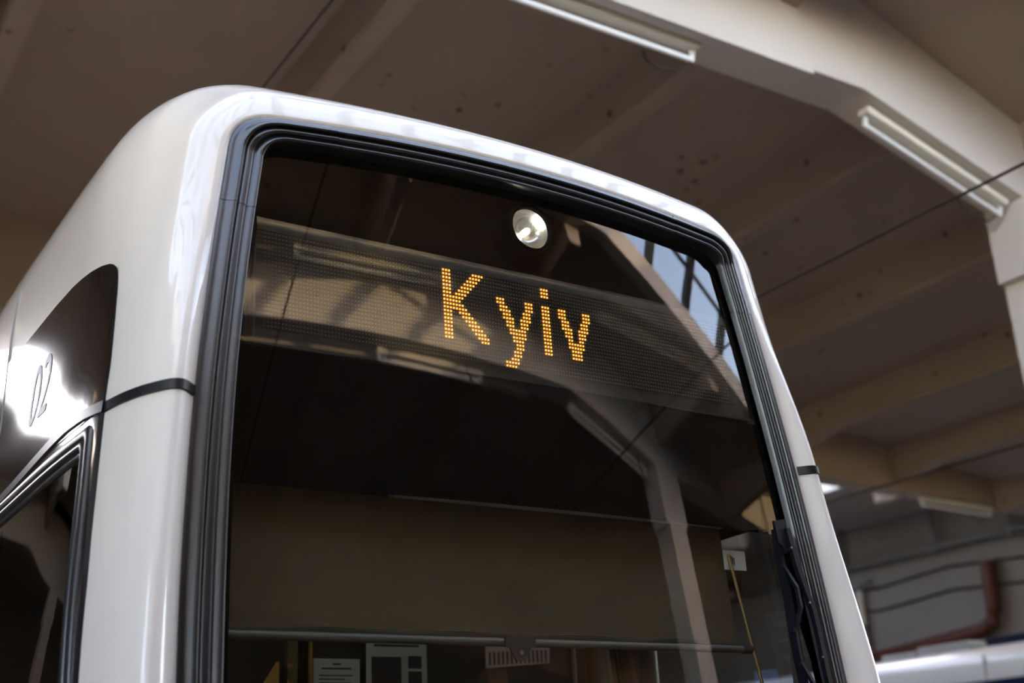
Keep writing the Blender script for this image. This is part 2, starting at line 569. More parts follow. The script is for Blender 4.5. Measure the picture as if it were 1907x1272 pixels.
# ------------------------------------------------------------------ things along the right-hand wall
px = X1 - .20
t = thing('wall_pipe', 'long thin grey pipe running along the far right wall on hanger rods', 'pipe', (px, 12, 5.5))
MB().tube([(0, -12, .02), (0, 9, 0)], .055, 10).build('pipe', M_pipe, t, smooth=True)
for y in (-1.1, .6, 2.9, 5.0):
    b = MB()
    b.bar([(0, y, -.1), (0, y, 1.05)], .035, .03, up=(1, 0, 0))
    b.build('hanger', M_pipe, t)
for (z, lab) in ((5.14, 'upper of the two thin dark cables sagging along the right wall'), (4.70, 'lower of two thin dark cables on the right wall, behind the red pipe')):
    n = 16
    o = MB().tube([(X1 - .03, 2 + 14 * k / n, z - .12 * math.sin(math.pi * k / 4 * 1.0) ** 2) for k in range(n + 1)], .025, 6).build('wall_cable', M_cable, None, smooth=True)
    tag(o, lab, 'cable')
b = MB()
b.tube([(px, 11.5, 5.05), (px, 11.55, 4.2), (px, 11.62, 3.98), (px, 11.8, 3.87), (px, 12.1, 3.83), (px, 16.2, 3.52)], .13, 12)
o = tag(b.build('red_pipe', M_red, None, smooth=True), 'thick rusty red pipe with an elbow on the far right wall', 'pipe')
t = thing('downpipe', 'short pale beige downpipe with dark joints on the right wall beside the tram', 'pipe', (px - .02, 14.6, 4.32))
MB().tube([(0, 0, .0), (0, 0, .68)], .07, 12).build('pipe', M_beige, t, smooth=True)
MB().tube([(0, 0, -.45), (0, 0, 0)], .06, 12).build('lower_pipe', M_pipe, t, smooth=True)
for z in (-.08, -.4):
    MB().tube([(0, 0, z), (0, 0, z + .07)], .085, 12).build('joint_ring', M_dark, t, smooth=True)
MB().tube([(0, .0, .68), (0, -.05, .78), (0, -.35, .82)], .05, 8).build('elbow', M_pipe, t, smooth=True)

# second tram, its roof just showing at the lower right
t = thing('parked_tram', 'pale second tram parked behind at lower right, only its roof edge showing', 'tram', (14.8, 12, 0))
prof = [(-1.2, .4), (-1.2, 2.62), (-1.19, 2.85), (-1.16, 2.98), (-1.08, 3.06), (-.9, 3.12), (0, 3.16), (.9, 3.12), (1.08, 3.06), (1.16, 2.98), (1.19, 2.85), (1.2, 2.62), (1.2, .4)]
MB().prism(prof, 'y', -7, 9).build('body_shell', M_tram2, t, smooth=True)
MB().box(-1.206, -1.19, -6.9, 8.9, 1.45, 2.62).build('window_band', M_blue, t)
for y in (-3.2, 1.05, 5.4):
    MB().box(-1.203, -1.18, y, y + .015, .45, 2.98).build('panel_joint', M_joint, t)
for (y0, y1, z1, mt) in ((-1.8, -1.15, 3.20, M_box), (-2.78, -1.86, 3.24, M_box), (-6.2, -3.1, 3.22, M_blue)):
    ob = MB().box(-.95, .6, y0, y1, 3.1, z1).build('roof_box', mt, t)
    f = MB()
    for k in range(int((y1 - y0) / .06)):
        f.box(-.965, -.95, y0 + .03 + k * .06, y0 + .055 + k * .06, 3.13, z1 - .02)
    f.build('louvre', mt, ob)['kind'] = 'stuff'
for x in (-.75, .75):
    MB().box(x - .1, x + .1, -6, 8, 0.0, .42).build('bogie_skirt', M_dark, t)

# ================================================================== THE TRAM
TRAM = thing('tram', 'white tram with a big black-sealed windscreen and an amber sign reading Kyiv', 'tram')
BUL = .05
def ys(x, z, off=0.0):
    """outer plane of the windscreen surround: raked back and bowed forward"""
    return .1 * (z - 2.95) - BUL * (1 - (x / .9) ** 2) + off
ZO = [.9, 1.577, 1.812, 2.053, 2.236, 2.433, 2.707, 2.878, 2.99, 3.14]
WO = [1.035, 1.028, 1.022, 1.009, .997, .977, .944, .921, .905, .885]
ZI = [.9, 1.575, 1.953, 2.172, 2.326, 2.469, 2.741, 2.963, 3.05]
WI = [.93, .923, .911, .898, .887, .873, .843, .81, .797]
def smooth_tab(zt, wt):
    # resample with light smoothing so that side edges flow
    def f(z):
        return sum(interp(z + d, zt, wt) for d in (-.12, -.06, 0, .06, .12)) / 5
    return f
wo, wi = smooth_tab(ZO, WO), smooth_tab(ZI, WI)
def to(x):
    return 3.128 - .040 * (x / .85) ** 2
def ti(x):
    return 3.040 - .030 * (x / .8) ** 2
ZBO, ZBI = .93, 1.03
NS, NC, NT = 46, 14, 40
def outline(s):
    """closed loop of (x, z): s=0 outer edge of the rubber, s=1 its inner lip"""
    w = lambda z: lerp(wo(z), wi(z), s)
    tp = lambda x: lerp(to(x), ti(x), s)
    bot = lerp(ZBO, ZBI, s)
    zc = lerp(2.975, 2.955, s)
    xc = lerp(.775, .745, s)
    left = []
    zb0 = bot + lerp(.12, .06, s)
    xb0 = w(bot) - lerp(.12, .06, s)
    for k in range(NT // 2):
        left.append((-xb0 * k / (NT // 2), bot))
    c = (-w(bot), bot)
    for k in range(NC):
        t = k / NC
        a, b = (-xb0, bot), (-w(zb0), zb0)
        left.append(tuple((1 - t) ** 2 * a[j] + 2 * t * (1 - t) * c[j] + t * t * b[j] for j in (0, 1)))
    for k in range(NS):
        z = lerp(zb0, zc, k / NS)
        left.append((-w(z), z))
    a, b = (-w(zc), zc), (-xc, tp(xc))
    c = (-w(tp(xc + .08)), tp(xc + .10))
    for k in range(NC):
        t = k / NC
        left.append(tuple((1 - t) ** 2 * a[j] + 2 * t * (1 - t) * c[j] + t * t * b[j] for j in (0, 1)))
    for k in range(NT // 2):
        x = -xc * (1 - k / (NT // 2))
        left.append((x, tp(x)))
    top = [(0, tp(0))]
    right = [(-x, z) for x, z in left[1:]][::-1]
    return left + top + right
O0 = outline(0)
NO = len(O0)
I_SIDE0 = NT // 2 + NC
I_SIDE1 = I_SIDE0 + NS
I_TOP = I_SIDE1 + NC
def normals(loop):
    out = []
    n = len(loop)
    for i in range(n):
        a, b = loop[(i - 2) % n], loop[(i + 2) % n]
        d = Vector((b[0] - a[0], b[1] - a[1])).normalized()
        out.append((-d.y, d.x))
    return out
N0 = normals(O0)

# rings of the body, from the rubber outwards and back
#        ds     dt    db    y rel   rake  abs?
RINGS = [(-.03, 0, -.02, .015, 1),
         (.003, 0, .01, -.008, 1),
         (.010, 0, .02, -.016, 1),
         (.028, 0, .05, -.036, 1),
         (.036, 0, .06, -.042, 1),
         (.044, 0, .07, -.045, 1),
         (.054, 0, .08, -.043, 1),
         (.064, 0, .10, -.036, 1),
         (.076, 0, .13, -.020, .95),
         (.091, 0, .17, .006, .9),
         (.107, 0, .22, .038, .8),
         (.122, 0, .28, .078, .65),
         (.137, 0, .36, .130, .5),
         (.150, 0, .45, .200, .3),
         (.159, 0, .52, .290, .15),
         (.166, 0, .55, .42, 0),
         (.174, 0, .56, .65, 0),
         (.181, 0, .57, 1.20, 0),
         (.184, 0, .58, 1.47, 0),
         (.185, 0, .58, 1.60, 0),
         (.187, 0, .58, 3.0, 0),
         (.187, 0, .58, 5.5, 0),
         (.187, 0, .58, 8.5, 0)]
def dense(tab):
    """Catmull-Rom in between the listed rings"""
    out = []
    n = len(tab)
    for k in range(n - 1):
        p0, p1, p2, p3 = tab[max(k - 1, 0)], tab[k], tab[k + 1], tab[min(k + 2, n - 1)]
        for j in range(SUB):
            t = j / SUB
            out.append(tuple(.5 * (2 * b + (c - a) * t + (2 * a - 5 * b + 4 * c - d) * t * t + (3 * b - a - 3 * c + d) * t ** 3) if 9 <= k < 17 else b + (c - b) * t for a, b, c, d in zip(p0, p1, p2, p3)))
    out.append(tuple(tab[-1]))
    return out
def ring_pt(i, k):
    ds, dt, db, yr, rk = RINGS[k]
    x, z = O0[i]
    nx, nz = N0[i]
    back = smooth01((yr - .06) / .22)
    cf = 1 - .12 * (2 * nx * nz) ** 2 * (1 - back) if nz > 0 else 1
    tz = smooth01((z - 2.25) / .65)
    ds *= 1 - .12 * tz * (1 - back)
    low = smooth01((2.2 - z) / .7)
    ds += .022 * low * smooth01(ds / .05)
    yr -= .022 * low * (1 - back) * smooth01(ds / .05)
    tw = smooth01((nz - .1) / .75)
    yr0 = yr
    yr = lerp(yr, TOPY[k], max(tw, tz))
    dz = TOPD[k] if nz > 0 else db
    ds += .05 * smooth01((z - 2.4) / .6) * smooth01((yr0 - .1) / .4)
    X = x + nx * ds * cf
    Z = z + nz * dz * cf
    y0 = ys(x, z)
    yflat = -.059
    return (X, lerp(yflat, y0, rk) + yr, Z)
TOPY = [.015, -.004, -.006, -.004, -.001, .002, .006, .011, .018, .029, .044, .078, .130, .200, .290, .42, .65, 1.20, 1.47, 1.60, 3.0, 5.5, 8.5]
TOPD = [-.03, .002, .011, .023, .035, .047, .059, .070, .080, .090, .103, .125, .156, .192, .228, .262, .292, .318, .322, .325, .33, .33, .33]
SUB = 3
TOP2 = dense(list(zip(TOPY, TOPD)))
TOPY, TOPD = [q[0] for q in TOP2], [q[1] for q in TOP2]
RINGS = dense(RINGS)
rings = [[ring_pt(i, k) for i in range(NO)] for k in range(len(RINGS))]
body = MB()
body.v = [p for r in rings for p in r]
K_HOLE0, K_HOLE1 = 13 * SUB, 17 * SUB + 1
for k in range(len(rings) - 1):
    for i in range(NO):
        j = (i + 1) % NO
        pc = [(rings[k][i][q] + rings[k + 1][j][q]) / 2 for q in range(3)]
        if K_HOLE0 <= k < K_HOLE1 and abs(pc[0]) > .9 and 1.18 < pc[2] < 2.19:
            continue
        body.f.append((k * NO + i, k * NO + j, (k + 1) * NO + j, (k + 1) * NO + i))
body.build('body_shell', M_white, TRAM, smooth='all')
# tail panel closes the body behind
MB().add([rings[-1][i] for i in range(NO)], [tuple(range(NO))]).build('rear_panel', M_white, TRAM)

# a point of the side wall from (y, z)
SIDE = list(range(I_SIDE0, I_SIDE1 + NC // 2))
def side_plan(z):
    """(x, y) of every ring where the left side passes height z"""
    out = []
    for k in range(len(RINGS)):
        col = [rings[k][i] for i in SIDE]
        zz = [p[2] for p in col]
        out.append((interp(z, zz, [p[0] for p in col]), interp(z, zz, [p[1] for p in col])))
    return out
_pl = {}
def side_x(y, z):
    key = round(z, 3)
    if key not in _pl:
        _pl[key] = [q for q in side_plan(z)[8 * SUB:]]
    pl = _pl[key]
    return interp(y, [q[1] for q in pl], [q[0] for q in pl])

# black seam strip round the corner post, both sides
for sg in (1, -1):
    b = MB()
    def lift(z, e):
        pl = side_plan(z)
        pts = [Vector((q[0], q[1])) for q in pl if q[1] < 1.45][SUB:14 * SUB]
        res = []
        for i, p in enumerate(pts):
            d = (pts[min(i + 1, len(pts) - 1)] - pts[max(i - 1, 0)]).normalized()
            n = Vector((-d.y, d.x))
            res.append((p.x + n.x * e, p.y + n.y * e, z))
        return res
    zz = (2.243, 2.246, 2.271, 2.274)
    rr = [[(sg * p[0], p[1], p[2]) for p in lift(z, e)] for z, e in zip(zz, (-.002, .005, .005, -.002))]
    b.loft(rr, False)
    b.build('seam_strip', M_strip, TRAM, smooth=True, flip=(sg < 0))

# black glossy band on each side: upper panel with rounded front corner
def side_grid(cells_y, z_lo, z_hi, nz, e):
    """quads over the side wall, z limits as functions of y"""
    rr = []
    for y in cells_y:
        a, c = z_lo(y), z_hi(y)
        col = []
        for k in range(nz + 1):
            z = lerp(a, c, k / nz)
            col.append((side_x(y, z) - e, y, z))
        rr.append(col)
    return rr
def y_front(z):                 # leading edge of the panel
    return interp(z, [.9, 1.593, 1.8, 1.966, 2.13, 2.26, 2.373, 2.5, 2.648, 2.70], [-.03, .041, .07, .103, .13, .146, .153, .181, .211, .27])
def panel_top(y):
    return interp(y, [.211, .222, .246, .275, .33, .409, .5, .591, .778, 1.1, 1.33, 3], [2.648, 2.669, 2.688, 2.701, 2.715, 2.728, 2.740, 2.749, 2.758, 2.764, 2.774, 2.78])
for sg in (1, -1):
    b = MB()
    e = .004
    rows = []
    zs_ = [2.255 + .6 * k / 30 for k in range(31)]
    cols = []
    nn = 40
    for r in range(nn + 1):
        t = r / nn
        y_at = lambda z: y_front(z)
        rows.append(t)
    # param: u along y from the leading edge, v along z up to the top edge
    grid = []
    yend = 1.395
    ylist = [.146 + (yend - .146) * (k / 80) ** 2 for k in range(81)]
    ed = []
    for y in ylist:
        # lowest z is the seam; where the leading edge leans back the column starts on that edge
        z_hi = interp(y, [.146, .153, .181, .211], [2.262, 2.373, 2.5, 2.648]) if y < .211 else panel_top(y)
        col = [(side_x(y, lerp(2.255, z_hi, k / 16)) - e, y, lerp(2.255, z_hi, k / 16)) for k in range(17)]
        grid.append([(sg * p[0], p[1], p[2]) for p in col])
    b.loft(grid, False)
    b.build('side_panel', M_panel, TRAM, smooth='all', flip=(sg > 0))
    b = MB()
    grid = [[(sg * (side_x(y, z) - e), y, z) for z in [lerp(2.255, 2.778, k / 12) for k in range(13)]] for y in [1.405 + (8.4 - 1.405) * (k / 16) ** 2 for k in range(17)]]
    b.loft(grid, False)
    b.build('side_panel', M_panel, TRAM, smooth='all', flip=(sg > 0))
    b = MB()
    grid = [[(sg * (side_x(y, z) - e), y, z) for z in [lerp(1.0, 2.232, k / 12) for k in range(13)]] for y in [1.405 + (8.4 - 1.405) * (k / 16) ** 2 for k in range(17)]]
    b.loft(grid, False)
    b.build('side_panel', M_panel, TRAM, smooth='all', flip=(sg > 0))
    # lower panel: a frame around the side window, its front edge raked like the windscreen
    leanf = lambda z: (z - 2.22) * .21
    b = MB()
    WY0, WY1, WZ0, WZ1 = .21, 1.30, 1.17, 2.21
    for (y0, y1, z0, z1) in (('f', WY0, .95, 2.25), (WY1, 1.395, .95, 2.25), (WY0, WY1, WZ1, 2.25), (WY0, WY1, .95, WZ0)):
        grid = []
        for k in range(9):
            col = []
            for q in range(13):
                z = lerp(z0, z1, q / 12)
                ya = y_front(z) if y0 == 'f' else y0
                y = lerp(ya, y1, k / 8)
                if y0 == 'f':
                    y = lerp(ya, WY0 + leanf(z), k / 8)
                elif y0 == WY0:
                    y = lerp(WY0 + leanf(z), WY1, k / 8)
                col.append((sg * (side_x(y, z) - e), y, z))
            grid.append(col)
        b.loft(grid, False)
    b.build('side_panel', M_panel, TRAM, smooth='all', flip=(sg > 0))
    # trim strip continuing the seam above the window
    b = MB()
    yy = [.140 + (1.395 - .140) * k / 30 for k in range(31)]
    zt = lambda y: interp(y, [.14, .28, .42, .62, 1.0, 1.4], [0, .016, .022, .014, -.006, -.02])
    b.loft([[(sg * (side_x(y, z + zt(y)) - ee), y, z + zt(y)) for z, ee in ((2.243, .002), (2.246, .009), (2.275, .009), (2.278, .002))] for y in yy], False)
    b.build('seam_trim', M_strip, TRAM, smooth=True, flip=(sg > 0))
    b = MB()
    zz = [1.0 + 1.245 * k / 20 for k in range(21)]
    b.loft([[(sg * (side_x(y_front(z) + d, z) - ee), y_front(z) + d, z) for d, ee in ((-.004, .0), (-.002, .008), (.008, .009), (.012, .003))] for z in zz], False)
    b.build('edge_trim', M_strip, TRAM, smooth=True, flip=(sg < 0))
    # rubber-framed side window
    def wl(d, ee):
        """rounded rectangle in (y, z) inset by d from the frame's outer edge"""
        y0, y1, z0, z1 = .197 + d, 1.315 - d, 1.155 + d, 2.232 - d
        r = .018 + d * .2
        pts = []
        for cy, cz, a0 in ((y0 + r, z1 - r, 180), (y1 - r, z1 - r, 90), (y1 - r, z0 + r, 0), (y0 + r, z0 + r, -90)):
            for k in range(6):
                a = math.radians(a0 - 90 * k / 5)
                pts.append((cy + r * math.cos(a), cz + r * math.sin(a)))
        full = []
        for i in range(len(pts)):
            p, q = pts[i], pts[(i + 1) % len(pts)]
            L = math.hypot(q[0] - p[0], q[1] - p[1])
            m_ = 14 if L > .3 else 1
            for k in range(m_):
                full.append((lerp(p[0], q[0], k / m_), lerp(p[1], q[1], k / m_)))
        full = [(y + leanf(z) * max(0, min(1, (1.2 - y) / 1.0)), z) for y, z in full]
        return [(sg * (side_x(y, z) - ee), y, z) for y, z in full]
    prof = [(0, -.002), (.001, .007), (.004, .011), (.014, .013), (.021, .012), (.024, .007), (.026, .006), (.029, .011), (.038, .014), (.044, .011), (.047, .003), (.052, .004), (.058, .002), (.062, -.008)]
    b = MB()
    b.loft([wl(d * 1.2, ee) for d, ee in prof], True)
    fr = b.build('side_window_seal', M_rubber2, TRAM, smooth=True, flip=(sg > 0))
    b = MB()
    grid = [[(sg * (side_x(y, z) + .004), y, z) for z in [lerp(1.19, 2.19, k / 14) for k in range(15)]] for y in [lerp(.05, 1.28, k / 16) for k in range(17)]]
    b.loft(grid, False)
    b.build('side_window_pane', M_sglass, TRAM, smooth='all', flip=(sg > 0))
    # vertical joint between nose moulding and body side
    b = MB()
    zz = [.5 + 2.55 * k / 30 for k in range(31)]
    b.loft([[(sg * (side_x(1.400 + d, z) - ee), 1.400 + d, z) for d, ee in ((-.006, .001), (-.003, .006), (.003, .006), (.006, .001))] for z in zz], False)
    b.build('panel_joint', M_joint, TRAM, smooth=True, flip=(sg < 0))

# fleet number on the upper side panel
cu = bpy.data.curves.new('fleet_number_curve', 'FONT')
cu.body = '02'
cu.size = .28
cu.resolution_u = 6
tmp = bpy.data.objects.new('tmp', cu)
COL.objects.link(tmp)
bpy.context.view_layer.update()
dg = bpy.context.evaluated_depsgraph_get()
me = bpy.data.meshes.new_from_object(tmp.evaluated_get(dg))
bpy.data.objects.remove(tmp)
vs = [(v.co.x, v.co.y) for v in me.vertices]
fs = [tuple(p.vertices) for p in me.polygons]
wid = max(v[0] for v in vs)
b = MB()
b.add([(side_x(.735 + (wid - v[0]) * .85, 2.42 + v[1]) - .0055, .735 + (wid - v[0]) * .85, 2.42 + v[1]) for v in vs], fs)
b.build('fleet_number', M_number, TRAM)

# ------------------------------------------------------------------ windscreen
def screen_fill(s, off, shrink=0.0, nr=16):
    """rings shrinking from the outline towards the middle, all on the bowed surface"""
    lp = outline(s)
    cx, cz = 0, 2.05
    rr = []
    for k in range(nr + 1):
        t = 1 - k / nr * .995
        rr.append([((x - cx) * t, ys((x - cx) * t, cz + (z - cz) * t, off), cz + (z - cz) * t) for x, z in lp])
    return rr
b = MB()
b.loft(screen_fill(.75, .016), True)
b.build('windscreen_pane', M_glass, TRAM, smooth='all')
b = MB()
l1, l2 = outline(.7), outline(1.0)
n2 = normals(l2)
b.loft([[(x, ys(x, z, .022), z) for x, z in l1], [(x - nx * .016, ys(x - nx * .016, z - nz * .02, .022), z - nz * .02) for (x, z), (nx, nz) in zip(l2, n2)]], True)
b.build('windscreen_frit', M_frit, TRAM, smooth='all')

PROFILE = [(0, -.012), (.005, .006), (.02, .010), (.12, .011), (.15, .012), (.20, .018), (.28, .028), (.34, .034), (.38, .035), (.41, .030), (.43, .020), (.445, .014), (.46, .018), (.50, .025), (.58, .027), (.65, .026), (.68, .020), (.695, .011), (.71, .011), (.75, .016), (.82, .024), (.88, .029), (.92, .029), (.95, .020), (.975, .004), (1.0, -.016)]
LOOPS = [outline(s) for s, h in PROFILE]
PSC = [lerp(.55, 1.0, smooth01((abs(nz) - .1) / .6)) for nx, nz in N0]
def seal(i0, i1, mt, extra=0.0):
    b = MB()
    idx = [i % NO for i in range(i0, i1 + 1)]
    b.loft([[(LOOPS[q][i][0], ys(LOOPS[q][i][0], LOOPS[q][i][1]) - h * PSC[i] - (extra if 0 < q < len(PROFILE) - 1 else 0), LOOPS[q][i][1]) for i in idx] for q, (s, h) in enumerate(PROFILE)], False)
    return b.build('windscreen_seal', mt, TRAM, smooth='all')
ic = 4
seal(I_SIDE0, I_SIDE1 - ic, M_rubber)                                   # left post
seal(I_SIDE1 - ic, I_TOP + ic, M_rubber2, .0012)                        # left corner piece
seal(I_TOP + ic, NO - I_TOP - ic, M_rubber)                             # top
seal(NO - I_TOP - ic, NO - I_SIDE1 + ic, M_rubber2, .0012)              # right corner piece
seal(NO - I_SIDE1 + ic, NO - I_SIDE0, M_rubber)                         # right post
seal(NO - I_SIDE0, NO + I_SIDE0, M_rubber)                              # sill

# ------------------------------------------------------------------ behind the glass
b = MB()
b.prism([q for q in outline(.4) if q[1] > 2.3] + [(.95, 2.10), (-.95, 2.10)], 'y', .075, .085)
b.build('mask_panel', M_mask, TRAM)
xsn = [-.93 + 1.86 * k / 30 for k in range(31)]
b = MB()
b.loft([[(x, ys(x, z, .062), z) for x in xsn] for z in (2.425, 2.30, 2.18, 2.052)], False)
b.build('lower_mask', M_mask, TRAM, smooth=True)

for sg in (1, -1):
    b = MB()
    b.loft([[(sg * x, y + lerp(0, .1 * (z - 2.24), f), z) for x, y, f in ((.905, -.02, 1), (.96, .02, .8), (1.04, .10, .3), (1.115, .185, 0))] for z in (1.0, 1.5, 2.0, 2.3)], False)
    b.build('post_lining', M_dark, TRAM, smooth='all')

# destination display
DZ, PIT_X, PIT_Z, DT = 2.6164, .01, .01158, -.0311
D = bpy.data.objects.new('destination_display', None)
COL.objects.link(D)
D.parent = TRAM
D['label'] = 'amber LED destination display reading Kyiv'
D.location = (0, 0, DZ)
D.rotation_euler = (DT * -1 * -1, 0, 0)
b = MB()
x0, x1, z0, z1 = -.826, .876, -.186, .168
b.box(x0, x1, .055, .06, z0, z1)
for bx in ((x0, x1, .0035, .055, z0, z0 + .004), (x0, x1, .0035, .055, z1 - .004, z1), (x0, x0 + .004, .0035, .055, z0, z1), (x1 - .004, x1, .0035, .055, z0, z1)):
    b.box(*bx)
b.build('display_case', M_dcase, D)
MB().box(x0 + .004, x1 - .004, .004, .008, z0 + .004, z1 - .004).build('display_face', M_disp, D)
MB().box(x0, x1, -.0125, -.0105, z0, z1).build('cover_pane', M_cover, D)
GL = {}
def on(c, *rg):
    for a, e in rg:
        for r in range(a, e + 1):
            GL[(c, r)] = 1
for c in (54, 55, 56):
    on(c, (0, 18))
for c, *rg in ((57, (7, 10)), (58, (6, 10)), (59, (5, 11)), (60, (4, 7), (9, 12)), (61, (3, 6), (10, 13)), (62, (2, 5), (11, 14)), (63, (1, 4), (12, 15)), (64, (0, 3), (13, 16)), (65, (0, 2), (14, 17)), (66, (0, 1), (15, 18)), (67, (0, 0), (16, 18)), (68, (17, 18)),
               (72, (5, 6)), (73, (5, 8)), (74, (5, 10), (22, 23)), (75, (7, 12), (22, 23)), (76, (8, 14), (21, 23)), (77, (10, 16), (19, 23)), (78, (13, 22)), (79, (13, 20)), (80, (10, 18)), (81, (8, 15)), (82, (5, 12)), (83, (5, 10)), (84, (5, 7)),
               (94, (5, 7)), (95, (5, 10)), (96, (5, 12)), (97, (8, 15)), (98, (10, 18)), (99, (14, 18)), (100, (14, 18)), (101, (10, 18)), (102, (8, 15)), (103, (5, 12)), (104, (5, 10)), (105, (5, 7))):
    on(c, *rg)
for c in (88, 89, 90):
    on(c, (0, 2), (5, 18))
def dome(mb, x, z, r, d, y0, n=6):
    vs = [(x + r * math.cos(2 * math.pi * k / n), y0, z + r * math.sin(2 * math.pi * k / n)) for k in range(n)]
    vs += [(x + .6 * r * math.cos(2 * math.pi * k / n), y0 - .75 * d, z + .6 * r * math.sin(2 * math.pi * k / n)) for k in range(n)]
    vs.append((x, y0 - d, z))
    fs = [(k, (k + 1) % n, n + (k + 1) % n, n + k) for k in range(n)] + [(n + k, n + (k + 1) % n, 2 * n) for k in range(n)]
    mb.add(vs, [f[::-1] for f in fs])
un, li, halo = MB(), MB(), MB()
for c in range(160):
    for r in range(24):
        x, z = (c - 79.5) * PIT_X, (11.5 - r) * PIT_Z
        if (c, r) in GL:
            dome(li, x, z, .0030, .004, .003)
            dome(li, x, z + .0062, .0013, .002, .0032, 5)  # small glowing dot imitating the LED's ghost reflection in the glass
            halo.box(x - .0042, x + .0042, .0034, .0038, z - .005, z + .0068)  # glowing plate that paints the orange halo behind the LED
        else:
            dome(un, x, z, .0019, .003, .004, 5)
for o in (un.build('unlit_led', M_led, D), li.build('lit_led_and_ghost', M_ledlit, D), halo.build('lit_led_halo', M_ledhalo, D)):
    o['kind'] = 'stuff'
lv = MB()
for r in range(25):
    z = (12 - r) * PIT_Z
    lv.box(x0 + .006, x1 - .006, .001, .004, z - .0008, z + .0008)
o = lv.build('louvre_fin', M_disp, D)
o['kind'] = 'stuff'

# round headlight high behind the glass
HL = bpy.data.objects.new('headlight', None)
COL.objects.link(HL)
HL.parent = TRAM
HL.location = (.040, -.018, 2.932)
def lathe(prof, n=40):
    return [[(r * math.cos(2 * math.pi * k / n), y, r * math.sin(2 * math.pi * k / n)) for k in range(n)] for r, y in prof]
b = MB()
b.loft(lathe([(.066, .002), (.068, -.010), (.074, -.012), (.080, -.006), (.082, .09)]), True)
b.build('bezel', M_mask, HL, smooth=True)
b = MB()
b.loft(lathe([(.0665, .0), (.0655, .004), (.063, .012), (.058, .024), (.049, .036), (.036, .046), (.020, .052), (.004, .054)]), True)
b.build('reflector', M_chrome, HL, smooth='all', flip=True)
b = MB()
b.loft(lathe([(.001, .008), (.007, .011), (.010, .018), (.010, .034), (.006, .050)], 16), True)
b.build('bulb', M_bulb, HL, smooth='all')
b = MB()
b.loft(lathe([(.0665, -.002), (.055, -.005), (.035, -.007), (.0005, -.008)]), True)
b.build('lens', M_clear, HL, smooth='all')

# roller blind
BL = bpy.data.objects.new('roller_blind', None)
COL.objects.link(BL)
BL.parent = TRAM
BL['label'] = 'olive brown roller blind half drawn'
b = MB()
nx_, nz_ = 30, 12
def blx(u, v):
    return lerp(-.880, lerp(.732, .703, v), u)
b.loft([[(blx(u / nx_, v / nz_), .012 + .004 * math.sin(u * .9) * (1 - v / nz_) ** 2, lerp(1.712, 2.066, v / nz_)) for u in range(nx_ + 1)] for v in range(nz_ + 1)], False)
b.build('blind_fabric', M_blind, BL, smooth='all')
MB().tube([(-.880, .008, 1.702), (.748, .008, 1.702)], .0115, 12).build('bottom_bar', M_bar, BL, smooth=True)
b = MB()
for k in range(3):
    b.box(-.88, .731, .006, .009, 1.716 + k * .005, 1.7175 + k * .005)
b.build('hem_stitching', M_bar, BL)
b = MB()
b.box(-.42, .655, .016, .05, 2.066, 2.13)
b.build('cassette', M_cassette, BL, smooth=True)
MB().tube([(.745, .008, 1.702), (.775, .004, 1.703)], .015, 10).build('bar_end', M_dark, BL, smooth=True)
b = MB()
b.prism([(-.118, 1.713), (-.022, 1.713), (-.022, 1.688), (-.038, 1.684), (-.048, 1.668), (-.058, 1.652), (-.084, 1.650), (-.094, 1.668), (-.104, 1.684), (-.118, 1.688)], 'y', -.022, -.016)
lt = b.build('latch', M_dark, BL)
MB().tube([(-.07, -.026, 1.672), (-.07, -.021, 1.672)], .006, 12).build('screw', M_bolt, lt)
b = MB()
b.tube([(.716, -.004, 1.985), (.774, -.004, 1.705), (.860, -.004, 1.30)], .0052, 10)
b.build('guide_rod', M_brass, BL, smooth=True)
o = tag(MB().box(.700, .790, .001, .0025, 1.938, 1.998).build('paper_tag', M_paper), 'small white paper tag with ink strokes behind the windscreen at top right of the blind', 'tag')
b = MB()
for k in range(4):
    b.box(.722 + k * .006, .725 + k * .006, -.0002, .001, 1.962 - k * .003, 1.984 - k * .003)
b.build('ink_stroke', M_ink, o)

# cab: lining, floor, back wall
b = MB()
b.box(-.9, .9, .09, 1.36, 2.86, 2.88)
b.build('cab_ceiling', M_dark, TRAM)
MB().box(-1.13, 1.13, .0, 1.36, .50, .53).build('cab_floor', M_dark, TRAM)
MB().box(-1.13, 1.13, 1.34, 1.37, .5, 2.95).build('cab_back_wall', M_cabwall, TRAM)
MB().box(-1.0, 1.0, -.12, .35, .85, 1.12).build('dashboard', M_dark, TRAM)
# narrow uprights and fittings on the back wall
def wallbox(name, mt, x0, x1, z0, z1, d=.02):
    return MB().box(x0, x1, 1.34 - d, 1.342, z0, z1).build(name, mt, TRAM)
wallbox('door_post', M_brass, -.165, -.128, .9, 1.93, .03)
for z in (1.80, 1.74):
    MB().tube([(-.150, 1.29, z), (-.150, 1.312, z)], .014, 12).build('screw_cap', M_brass, TRAM, smooth=True)
wallbox('door_edge', M_wood, -.075, -.068, .9, 1.95)
MB().prism([(-.33, 1.60), (-.20, 1.80), (-.20, 1.60)], 'y', 1.30, 1.33).build('ochre_flap', M_wood, TRAM)
wallbox('wall_seam', M_cassette, 1.064, 1.070, .9, 1.95)
MB().tube([(1.10, .9, .55), (1.10, .9, 2.0)], .035, 12).build('cab_pole', M_bar, TRAM, smooth=True)
for k, (x0_, x1_) in enumerate(((.06, .28), (.49, .61))):
    s_ = MB().box(x0_, x1_, 1.20, 1.26, 1.58, 1.700)
    s_.build('monitor', M_dark, TRAM)
    MB().box(x0_ + .01, x1_ - .01, 1.198, 1.2005, 1.59, 1.697).build('monitor_screen', mat('lit_screen', (.1, .2, .5), emit=(.25, .4, 1.0), es=.9), TRAM)

